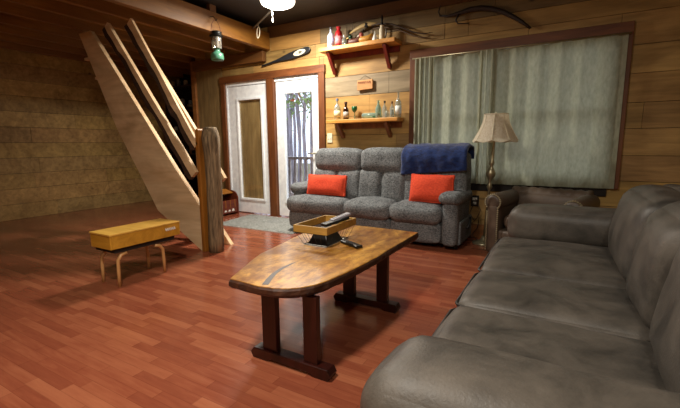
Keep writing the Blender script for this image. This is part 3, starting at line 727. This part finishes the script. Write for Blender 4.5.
# pale carved horn above the ducks and curved antler loops
b=BM(); P=[(-2.48,2.51),(-2.40,2.545),(-2.30,2.575),(-2.22,2.585),(-2.14,2.575),(-2.06,2.55)]
tube(b,[(x,4.62,z) for x,z in P],[.006,.02,.026,.03,.022,.006],10); bmesh.ops.scale(b,vec=(1,.5,1),verts=b.verts,space=Matrix.Translation((0,-4.62,0))); ho=obj('carved_horn',b,plain('pale_wood','#b59a62',.5),smooth=True); tag(ho,'pale carved wooden horn resting above the duck decoys','ornament')
b=BM(); tube(b,[(-2.245,4.62,2.551),(-2.235,4.62,2.60)],[.032,.030],10); bmesh.ops.scale(b,vec=(1,.6,1),verts=b.verts,space=Matrix.Translation((0,-4.62,0))); obj('binding',b,M_dark,ho,smooth=True)
b=BM(); tube(b,[(-2.30,4.63,2.347),(-2.30,4.64,2.54)],.006,6); obj('stand_rod',b,M_dark,ho)
b=BM(); tube(b,[(-2.16,4.63,2.347),(-2.16,4.64,2.55)],.006,6); obj('stand_rod',b,M_dark,ho)
b=BM(); tube(b,[(-2.10+.11*math.cos(a),4.66,2.47+.11*math.sin(a)) for a in [R(-110+12*i) for i in range(15)]],[.004+.006*math.sin(PI*i/14) for i in range(15)],8); o=obj('horn_ring',b,plain('grey_horn','#6b6255',.4),smooth=True); tag(o,'curved grey horn standing behind the ducks','horn')
for (dz,dy,lb,c) in ((0,0,'long dark curved antler sweeping right past the cream bottle','#3c2c20'),(-.035,.03,'second thinner antler below the long dark one','#5a4632')):
    b=BM(); P=[(-2.16,2.555),(-2.03,2.56),(-1.90,2.53),(-1.76,2.47),(-1.63,2.405),(-1.50,2.37),(-1.40+dz,2.375)]
    tube(b,[(x,4.60+dy+.06*max(0,(x+1.9))*1.0,z+dz) for x,z in P],[.010,.012,.012,.010,.009,.007,.003],8); o=obj('antler',b,plain('antler_'+c[1:],c,.5),smooth=True); tag(o,lb,'antler','antlers on the upper shelf')
# lower shelf
zl=1.426
bottle(-2.64,4.56,zl,.27,.045,G_clear,'tall clear bottle with cream label at the left of the lower shelf',LG,cap=plain('blue_grey_cap','#6f7a94',.4),lab=plain('cream_label','#d8d2a8',.6),neck=.38)
bottle(-2.51,4.56,zl,.22,.036,G_brown,'dark brown bottle with white label on the lower shelf',LG,cap=plain('brown_cap','#38201a',.4),lab=plain('grey_label','#aaa49a',.6),neck=.38,nr=.42)
bottle(-2.27,4.57,zl+.037,.23,.036,G_aqua,'pale green glass bottle lying on its side on the lower shelf',LG,cap=plain('dark_green_cap','#1f3d33',.4),rot=(0,R(90),0),neck=.25,nr=.45)
bottle(-2.12,4.55,zl+.018,.12,.017,G_green,'small green bottle lying beside the pale green bottle',LG,rot=(0,R(90),R(10)))
# green glass goblet
b=BM(); lathe(b,[(.03,0),(.028,.004),(.004,.01),(.004,.09),(.022,.105),(.036,.13),(.038,.155),(.034,.17)],(-2.415,4.62,zl),16); o=obj('goblet',b,glassy('goblet_green','#2f7a4c',.2,.5),smooth=True); tag(o,'green stemmed glass goblet behind the lying bottle','goblet')
bottle(-1.99+-.06,4.57,zl,.22,.040,G_aqua,'round-shouldered pale aqua bottle in the middle right of the lower shelf',LG,neck=.42,nr=.35,sh=.2)
bottle(-1.965,4.57,zl,.20,.030,G_clear,'clear bottle with dark cap next to the aqua bottle',LG,cap=M_black)
bottle(-1.875,4.59,zl,.19,.028,G_clear,'clear bottle with brown cap behind the short jars',LG,cap=plain('brown_cap2','#5a3a28',.4))
bottle(-1.915,4.52,zl,.085,.028,G_clear,'left one of two short clear jars on the lower shelf',LG,neck=.2,nr=.7)
bottle(-1.845,4.52,zl,.09,.026,G_clear,'right one of two short clear jars on the lower shelf',LG,neck=.2,nr=.7)
bottle(-1.785,4.57,zl,.30,.038,G_clear,'tallest clear bottle at the right end of the lower shelf',LG,neck=.36,lab=M_lw,nr=.3)
# ---------------------------------------------------------------- sign, paddle, bow
sg=thing('hanging_sign','small wooden sign with reddish script hung on the grey plank','sign',(-2.285,4.69,1.80))
b=BM(); prism(b,[(-2.395,1.80),(-2.175,1.81),(-2.175,1.93),(-2.395,1.925)],4.66,4.682,'y'); obj('sign_board',b,wood('sign_wood','#a8743e','#cf9a60',0,.6,18),sg,bevel=.003)
b=BM(); tube(b,[(-2.375,4.672,1.925),(-2.295,4.69,1.985),(-2.195,4.672,1.93)],.0025,5); obj('hanging_string',b,M_dark,sg)
b=BM()
def scrib(x0,n,w,h,z,y,seed):
    rn=random.Random(seed)
    for k in range(n):
        c=x0+k*w; pts=[(c+w*.75*t,y,z+h*math.sin(t*PI*2+rn.uniform(-.6,.6))*(.7+.3*rn.random())) for t in [i/6 for i in range(7)]]
        tube(b,pts,.0028,5)
scrib(-2.38,7,.026,.016,1.895,4.658,3); obj('lettering',b,plain('sign_red','#7e2c1e',.6),sg,label='dark red script lettering')
pd=thing('paddle','black wooden paddle with white oval hung slanted above the doors','paddle',(-3.55,4.69,2.28))
P0=Vector((-4.01,2.275)); P1=Vector((-3.135,2.415)); d=(P1-P0).normalized(); nn=Vector((-d.y,d.x)); L=(P1-P0).length
wp=[(0,.010),(.1,.013),(.3,.016),(.42,.026),(.55,.043),(.68,.050),(.82,.050),(.92,.048),(.975,.038),(1,.016)]
b=BM(); prism(b,[tuple(P0+d*L*t+nn*w) for t,w in wp]+[tuple(P0+d*L*t-nn*w) for t,w in wp[::-1]],4.668,4.69,'y'); bo=obj('paddle_body',b,plain('paddle_black','#1b1d22',.4),pd,bevel=.006)
c=P0+d*L*.80
b=BM(); prism(b,[tuple(c+d*.105*math.cos(2*PI*k/24)+nn*.037*math.sin(2*PI*k/24)) for k in range(24)],4.6665,4.6685,'y'); ov=obj('emblem',b,plain('emblem_white','#cfcab4',.5),bo,label='white oval emblem')
b=BM(); c2=c+d*.01; prism(b,[tuple(c2+d*.03*math.cos(a)*(1+.3*math.cos(3*a))+nn*.02*math.sin(a)) for a in [2*PI*k/16 for k in range(16)]],4.6652,4.6666,'y'); prism(b,[tuple(c2+d*x+nn*y) for x,y in ((-.07,-.004),(-.045,.006),(-.04,-.006))],4.6652,4.6666,'y'); o=obj('emblem_mark',b,plain('emblem_grey','#5f5c50',.5),None); o.parent=pd; o.location=WL[o]-WL[pd]
# old curved scythe-like handle mounted above the window
bw=thing('wooden_yoke','dark curved wooden yoke mounted high above the window','yoke',(-.9,4.66,2.40))
P=[(-1.335,2.555),(-1.24,2.535),(-1.12,2.545),(-1.0,2.565),(-.88,2.56),(-.76,2.53),(-.64,2.475),(-.54,2.41),(-.46,2.35),(-.38,2.28)]
b=BM(); tube(b,[(x,4.672,z) for x,z in P],[.010,.016,.022,.028,.03,.028,.026,.022,.018,.012],10); obj('yoke_bar',b,plain('yoke_dark','#251811',.6),bw,smooth=True)
b=BM(); tube(b,[(-1.325,4.655,2.55),(-1.345,4.65,2.59),(-1.32,4.64,2.655)],.007,6); tube(b,[(-1.12,4.66,2.53),(-1.145,4.65,2.47),(-1.12,4.65,2.43),(-1.0,4.65,2.415)],[.012,.010,.008,.004],6); obj('prong',b,plain('yoke_dark','#251811',.6),bw,smooth=True)

# ---------------------------------------------------------------- lantern
lc=(-3.765,3.575)
ln=thing('camping_lantern','green-based camping lantern hanging from the loft beam','lantern',(*lc,2.14))
b=BM(); lathe(b,[(.070,0),(.076,.01),(.078,.05),(.070,.08),(.04,.095),(.03,.13),(.045,.135)],(*lc,2.14),20); obj('fuel_tank',b,plain('tank_green','#3f6f5a',.35),ln,smooth=True)
b=BM(); lathe(b,[(.052,0),(.055,.01),(.055,.13),(.052,.14)],(*lc,2.275),20); obj('glass_globe',b,glassy('globe','#dcd6c8',.25,.25),ln,smooth=True)
b=BM()
for k in range(8): a=2*PI*k/8; tube(b,[(lc[0]+.060*math.cos(a),lc[1]+.060*math.sin(a),2.27),(lc[0]+.060*math.cos(a),lc[1]+.060*math.sin(a),2.42)],.003,5)
obj('guard_wires',b,M_blkmet,ln)
b=BM(); lathe(b,[(.080,0),(.082,.01),(.066,.02),(.066,.045),(.07,.05),(.05,.062),(.02,.068)],(*lc,2.415),20); obj('vent_hood',b,M_blkmet,ln,smooth=True)
b=BM(); tube(b,[(lc[0],lc[1]+.078*math.cos(a),2.44+.165*math.sin(a)) for a in [PI*i/16 for i in range(17)]],.0035,6); obj('bail_handle',b,plain('rust_wire','#5a2c1c',.5,.5),ln,smooth=True)
b=BM(); tube(b,[(-3.852,lc[1],2.66),(-3.80,lc[1],2.655),(-3.765,lc[1],2.62),(-3.758,lc[1],2.598),(-3.745,lc[1],2.60),(-3.735,lc[1],2.62)],.004,6); o=obj('beam_hook',b,M_blkmet,smooth=True); tag(o,'small dark metal hook in the beam above the lantern','hook')
# ---------------------------------------------------------------- ceiling light, conduit, cords
M_glow=plain('light_glass','#ffffff',.3,emit='#fff1da',es=9)
cx_,cy_=-3.00,3.82
cl=thing('ceiling_light','glowing white ceiling light with a pull chain','ceiling light',(cx_,cy_,2.70))
b=BM(); lathe(b,[(.06,-.085),(.13,-.072),(.185,-.045),(.20,-.015),(.19,0)],(cx_,cy_,2.77),28); obj('glass_bowl',b,M_glow,cl,smooth=True)
b=BM(); lathe(b,[(.19,0),(.21,.005),(.20,.03),(.12,.05)],(cx_,cy_,2.77),28); obj('housing',b,M_wht,cl,smooth=True)
b=BM(); tube(b,[(cx_-.10,cy_+.02,2.70),(cx_-.10,cy_+.02,2.57)],.0035,6); lathe(b,[(.003,0),(.010,.008),(.009,.02),(.003,.03)],(cx_-.10,cy_+.02,2.545),10); obj('pull_chain',b,M_wht,cl,smooth=True)
b=BM(); tube(b,[(-3.85,4.33,2.70),(-3.18,3.95,2.735)],.011,8); tube(b,[(-2.79,3.74,2.735),(-2.3,3.5,2.76),(-1.9,3.3,2.795)],.011,8)
o=obj('conduit',b,plain('conduit_grey','#8d8a84',.4,.3),smooth=True); tag(o,'grey metal conduit running to the ceiling light','conduit')
b=BM(); lx_,ly_=-3.66,4.225
tube(b,[(lx_,ly_,2.70),(lx_,ly_,2.66)],.003,6); tube(b,[(lx_+.024*math.cos(a),ly_+.024*math.sin(a)*.4,2.60+.075*math.sin(a)) for a in [2*PI*i/20 for i in range(20)]],.005,6,closed=True)
o=obj('cord_loop',b,M_cream,smooth=True); tag(o,'white cord loop hanging from the conduit beside the beam','cord')

# ---------------------------------------------------------------- stairs
st=thing('loft_stair','steep raw pine loft stair with live-edge rails','stairs',(-3.4,2.85,0))
b=BM(); prism(b,[(-3.27,-.0),(-3.23,0.0),(-3.23,.42),(-3.25,.475),(-3.60,.86),(-4.60,2.05),(-4.95,2.46),(-5.2,2.46),(-4.6,1.32),(-3.95,.38)],2.735,2.785,'y'); obj('stringer',b,M_raw,st,bevel=.004)
b=BM(); prism(b,[(-3.36,0),(-3.16,0),(-3.38,.25),(-3.66,.34),(-4.08,.78),(-5.32,2.4),(-5.5,2.4),(-4.40,.92),(-3.80,.20)],3.05,3.10,'y'); obj('stringer',b,M_raw,st,bevel=.004)
for k in range(9):
    z=.26+.245*k; x=-3.42-.72*(z-.2)/1.0*1.08
    x-=.16; b=BM(); box(b,(x-.08,2.786,z-.06),(x+.08,3.049,z-.03)); obj('tread',b,M_raw,st,bevel=.003)
def liverail(name,P,w0,y0,y1,m,seed,label=None):
    b=BM(); n=24; up=[];lo=[]
    (xa,za),(xb,zb)=P; dx,dz=xb-xa,zb-za; L=math.hypot(dx,dz); d=Vector((dx/L,dz/L)); q=Vector((d.y,-d.x))
    if q.y>0: q=-q
    for i in range(n+1):
        t=i/n; p=Vector((xa,za))+d*L*t; up.append(tuple(p)); lo.append(tuple(p+q*(w0*(1+.45*nz((t*L,seed,0),5,seed)))))
    prism(b,up+lo[::-1],y0,y1,'y'); r_=obj(name,b,m,st,bevel=.003,label=label)
    return r_,lo
r1,_=liverail('handrail',((-4.38,2.46),(-3.045,.767)),.085,2.90,2.94,M_raw,1)
r2,lo2=liverail('live_edge_rail',((-4.11,2.46),(-3.19,1.12)),.075,2.705,2.735,M_raw,2)
r3,lo3=liverail('live_edge_rail',((-4.47,2.46),(-3.19,.84)),.07,2.66,2.70,M_raw,5)
for r_,lo_,y0,y1 in ((r2,lo2,2.703,2.737),(r3,lo3,2.658,2.702)):
    b=BM(); d_=[]
    for i,(x,z) in enumerate(lo_): d_.append((x-.042-.022*nz((x,z,0),9,3),z-.030-.022*nz((z,x,0),9,8)))
    prism(b,lo_+d_[::-1],y0,y1,'y'); obj('bark_edge',b,M_rawbark,r_,label='dark bark edge')
b=BM(); n=18; H_=[0,.12,.3,.5,.7,.85,1.0,1.10,1.18,1.24,1.27,1.285]
rings=[]
for j,z in enumerate(H_):
    row=[]
    for k in range(n):
        a=2*PI*k/n; rr=.078*(1+.18*nz((math.cos(a)*1.2,math.sin(a)*1.2,z*2.2),1.6,9))*(1.0 if z<1.0 else 1.0+.12*math.sin((z-1.0)*9))
        if z>1.2: rr*=1-(z-1.2)*3.2
        px=-3.105+.022*math.sin(z*2.2)+rr*math.cos(a); py=2.79+rr*math.sin(a)
        px=max(px,-3.175)
        row.append(b.verts.new((px,py,z)))
    rings.append(row)
for a,c in zip(rings,rings[1:]):
    for k in range(n): b.faces.new((a[k],a[(k+1)%n],c[(k+1)%n],c[k]))
b.faces.new(rings[0][::-1]); b.faces.new(rings[-1])
npo=thing('newel_post','rough bark-covered log newel post at the foot of the stair','post',(-3.1,2.79,0))
obj('log',b,M_log,npo,smooth=True)
b=BM(); prism(b,[(-3.225,0),(-3.177,0),(-3.177,1.26),(-3.20,1.275),(-3.225,1.255)],2.705,2.86,'y')
obj('sawn_face',b,M_logcut,npo,bevel=.008,label='flat honey-coloured sawn face')

# ---------------------------------------------------------------- magazine rack by the door
M_rk=wood('rack_red','#4a1c10','#7a3218',1,.5,18)
rk=thing('wooden_rack','small dark wooden rack with rounded ends beside the door','rack',(-4.7,4.35,0))
y0,y1=4.08,4.62; x0,x1=-4.84,-4.56
for y in (y0,y1-.02):
    b=BM(); prism(b,[(x0,0),(x1,0),(x1,.25)]+[((x0+x1)/2+.14*math.cos(a),.25+.13*math.sin(a)) for a in [R(10+10*i) for i in range(17)]]+[(x0,.30)],y,y+.02,'y'); obj('end_panel',b,M_rk,rk,bevel=.003)
b=BM(); box(b,(x1-.03,y0+.02,.03),(x1-.01,y1-.02,.24)); obj('front_panel',b,M_rk,rk,bevel=.002)
b=BM(); box(b,(x0+.01,y0+.02,.03),(x0+.03,y1-.02,.34)); obj('back_panel',b,M_rk,rk,bevel=.002)
b=BM(); box(b,(x0+.03,y0+.02,.03),(x1-.03,y1-.02,.045)); obj('bottom_panel',b,M_rk,rk)
b=BM(); box(b,(x0+.02,y0+.022,.355),(x1-.09,y1-.022,.372),rot=Matrix.Rotation(R(18),3,'Y')); obj('shelf_board',b,M_logcut,rk,bevel=.003)
for k in range(5):
    b=BM(); y=y0+.06+k*.10; box(b,(x1-.012,y,.12),(x1-.006,y+.012,.24)); obj('slat',b,M_logcut,rk)
b=BM()
for (fy,w,h) in ((.08,.028,.085),(.16,.03,.08),(.26,.024,.03),(.34,.024,.03),(.42,.028,.04)):
    prism(b,[(y0+fy-w,.06),(y0+fy+w,.06),(y0+fy+w*.8,.06+h*.7),(y0+fy+w*.2,.06+h),(y0+fy-w*.6,.06+h*.8)],x1-.0098,x1-.005,'x')
obj('painted_figures',b,M_wht,rk,label='row of small white painted figures')

# ---------------------------------------------------------------- yellow box on a low stand, left edge
yb=thing('wooden_box','yellow pine wooden box with small white lettering, in front of the stairs','box',(-3.08,1.93,.315))
b=BM(); x0,x1,y0,y1,z0,z1=-3.22,-2.95,1.62,2.245,.315,.422
box(b,(x0,y0,z0),(x1,y0+.015,z1)); box(b,(x0,y1-.015,z0),(x1,y1,z1)); box(b,(x0,y0+.015,z0),(x0+.015,y1-.015,z1)); box(b,(x1-.015,y0+.015,z0),(x1,y1-.015,z1)); box(b,(x0+.015,y0+.015,z0),(x1-.015,y1-.015,z0+.012))
obj('box_body',b,wood('yellow_pine','#a8741c','#cf9a34',0,.45,14),yb,bevel=.003)
b=BM(); box(b,(x0-.004,y0-.004,z1),(x1+.004,y1+.004,z1+.014)); obj('lid',b,wood('yellow_pine2','#c08e34','#e0b458',0,.4,14),yb,bevel=.003)
b=BM(); scrib(2.098,6,.017,.008,.388,-x1-.0025,9); scrib(2.098,6,.017,.010,.380,-x1-.0025,12)
for v in b.verts: v.co=Vector((-v.co.y,v.co.x,v.co.z))
obj('lettering',b,M_wht,yb,label='small white lettering')
stl=thing('bentwood_stool','low stool with bent wooden legs under the yellow box','stool',(-3.1,1.95,0))
b=BM(); box(b,(-3.24,1.66,.275),(-2.97,2.20,.3145)); obj('seat',b,M_dark,stl,bevel=.008)
for y in (1.70,2.07):
    for sx_ in (0,1):
        b=BM(); X=-2.985 if sx_ else -3.21; s_=1 if y>1.9 else -1
        tube(b,[(X,y-s_*.06,.262),(X,y-s_*.015,.25),(X,y+s_*.012,.215),(X,y+s_*.016,.13),(X,y+s_*.018,.0)],.014,8); obj('leg',b,wood('bent_leg','#b07c48','#d8a66c',2,.4,20),stl,smooth=True)

# ---------------------------------------------------------------- pantry shelves and goods
ps=thing('pantry_shelves','dark wooden pantry shelving in the recess behind the stairs','shelving',(-6.3,5.6,0))
for z in (.5,.95,1.42,1.9,2.3):
    b=BM(); box(b,(-7.2,5.35,z-.03),(-5.52,5.79,z)); obj('shelf_board',b,plain('pantry_wood','#3a281c',.7),ps,bevel=.003)
for x in (-7.22,-6.36,-5.52):
    b=BM(); box(b,(x,5.36,0),(x+.03,5.79,2.4)); obj('upright',b,plain('pantry_wood','#3a281c',.7),ps)
rn=random.Random(11)
kinds=[('jar',.045,.13,'#b9b4a8','clear-lidded glass jar'),('tin_can',.04,.11,'#8a8f92','plain tin can'),('mug',.04,.09,'#c9c6bd','pale mug'),('spice_bottle',.025,.12,'#6d4a2c','small brown bottle')]
words=['first','second','third','fourth','fifth','sixth','seventh','eighth']
for zi,(z,zn) in enumerate(((.5,'lowest'),(.95,'second lowest'),(1.42,'middle'),(1.9,'second highest'),(2.3,'top'))):
    x=-7.05; k=0
    while x<-5.62:
        if abs(x+6.345)<.08: x+=.12; continue
        nm,r,h,c,ds=kinds[(k+zi)%4]; h*=rn.uniform(.9,1.2)
        if z+h>2.43: h=.12
        b=BM(); lathe(b,[(r*.9,0),(r,.005),(r,h*.8),(r*.8,h*.87),(r*.8,h)],(x,5.45,z),14)
        o=obj(nm,b,plain('pantry_'+nm,c,.35),smooth=True); tag(o,f'{ds}, {words[min(k,7)]} from the left on the {zn} pantry shelf',nm.replace('_',' '),'pantry goods behind the stairs')
        x+=rn.uniform(.16,.26); k+=1
# steel bowl hung low near the rails
b=BM(); lathe(b,[(.03,0),(.09,.02),(.125,.07),(.13,.10),(.122,.10),(.085,.03)],(-6.15,5.2,1.78),20)
# (bowl sits on a small bracket shelf)
o=obj('steel_bowl',b,plain('steel','#8f8f90',.3,.8),smooth=True); tag(o,'shiny steel bowl on the small bracket shelf behind the stair rails','bowl')
b=BM(); box(b,(-6.35,5.02,1.755),(-5.95,5.34,1.779)); o=obj('bracket_shelf',b,plain('pantry_wood','#3a281c',.7)); tag(o,'small dark bracket shelf under the steel bowl','shelf')
o.location.y+=.01

# ---------------------------------------------------------------- lights
def area(name,loc,size,energy,color,rot=(0,0,0)):
    l=bpy.data.lights.new(name,'AREA'); l.shape='DISK'; l.size=size; l.energy=energy; l.color=color
    o=bpy.data.objects.new(name,l); COL.objects.link(o); o.location=loc; o.rotation_euler=rot; return o
def added_fill_lamp(x,y,label,e):  # out-of-view fixture with bulb, added to fill the room with light
    t=thing('ceiling_light',label,'ceiling light',(x,y,2.74))
    b=BM(); lathe(b,[(.06,-.05),(.14,-.03),(.17,0)],(x,y,2.79),24); obj('glass_bowl',b,M_glow,t,smooth=True)
    b=BM(); lathe(b,[(.17,0),(.18,.01),(.16,.03)],(x,y,2.79),24); obj('housing',b,M_wht,t)
    area('lamp_bulb',(x,y,2.72),.3,e,(1,.92,.80))
area('lamp_bulb',(cx_,cy_,2.67),.34,78,(1,.92,.80))
added_fill_lamp(-1.2,.6,'added unseen round ceiling light near the viewer above the coffee table',54)  # added fill light above the frame, no such fixture in view
added_fill_lamp(.4,-.9,'added unseen round ceiling light behind the viewer',40)  # second added fill light, unseen, brightens surfaces facing the camera
w=bpy.data.worlds.new('World'); bpy.context.scene.world=w; w.use_nodes=True
bg=w.node_tree.nodes['Background']; bg.inputs[0].default_value=(.74,.84,1,1); bg.inputs[1].default_value=1.9

# ---------------------------------------------------------------- camera
cam=bpy.data.cameras.new('Camera'); co=bpy.data.objects.new('Camera',cam); COL.objects.link(co)
cam.sensor_width=36; cam.lens=387/680*36; cam.clip_start=.05
yaw,pit,roll=R(-29.8),R(-8.7),R(-.5)
fw=Vector((math.sin(yaw)*math.cos(pit),math.cos(yaw)*math.cos(pit),math.sin(pit))); r0=Vector((math.cos(yaw),-math.sin(yaw),0)); u0=r0.cross(fw)
rr=r0*math.cos(roll)+u0*math.sin(roll); uu=-r0*math.sin(roll)+u0*math.cos(roll)
co.matrix_world=Matrix(((rr.x,uu.x,-fw.x,0),(rr.y,uu.y,-fw.y,0),(rr.z,uu.z,-fw.z,1.1),(0,0,0,1)))
S=bpy.context.scene; S.camera=co
S.view_settings.view_transform='Standard'; S.view_settings.look='None'; S.view_settings.gamma=1; S.view_settings.exposure=.3
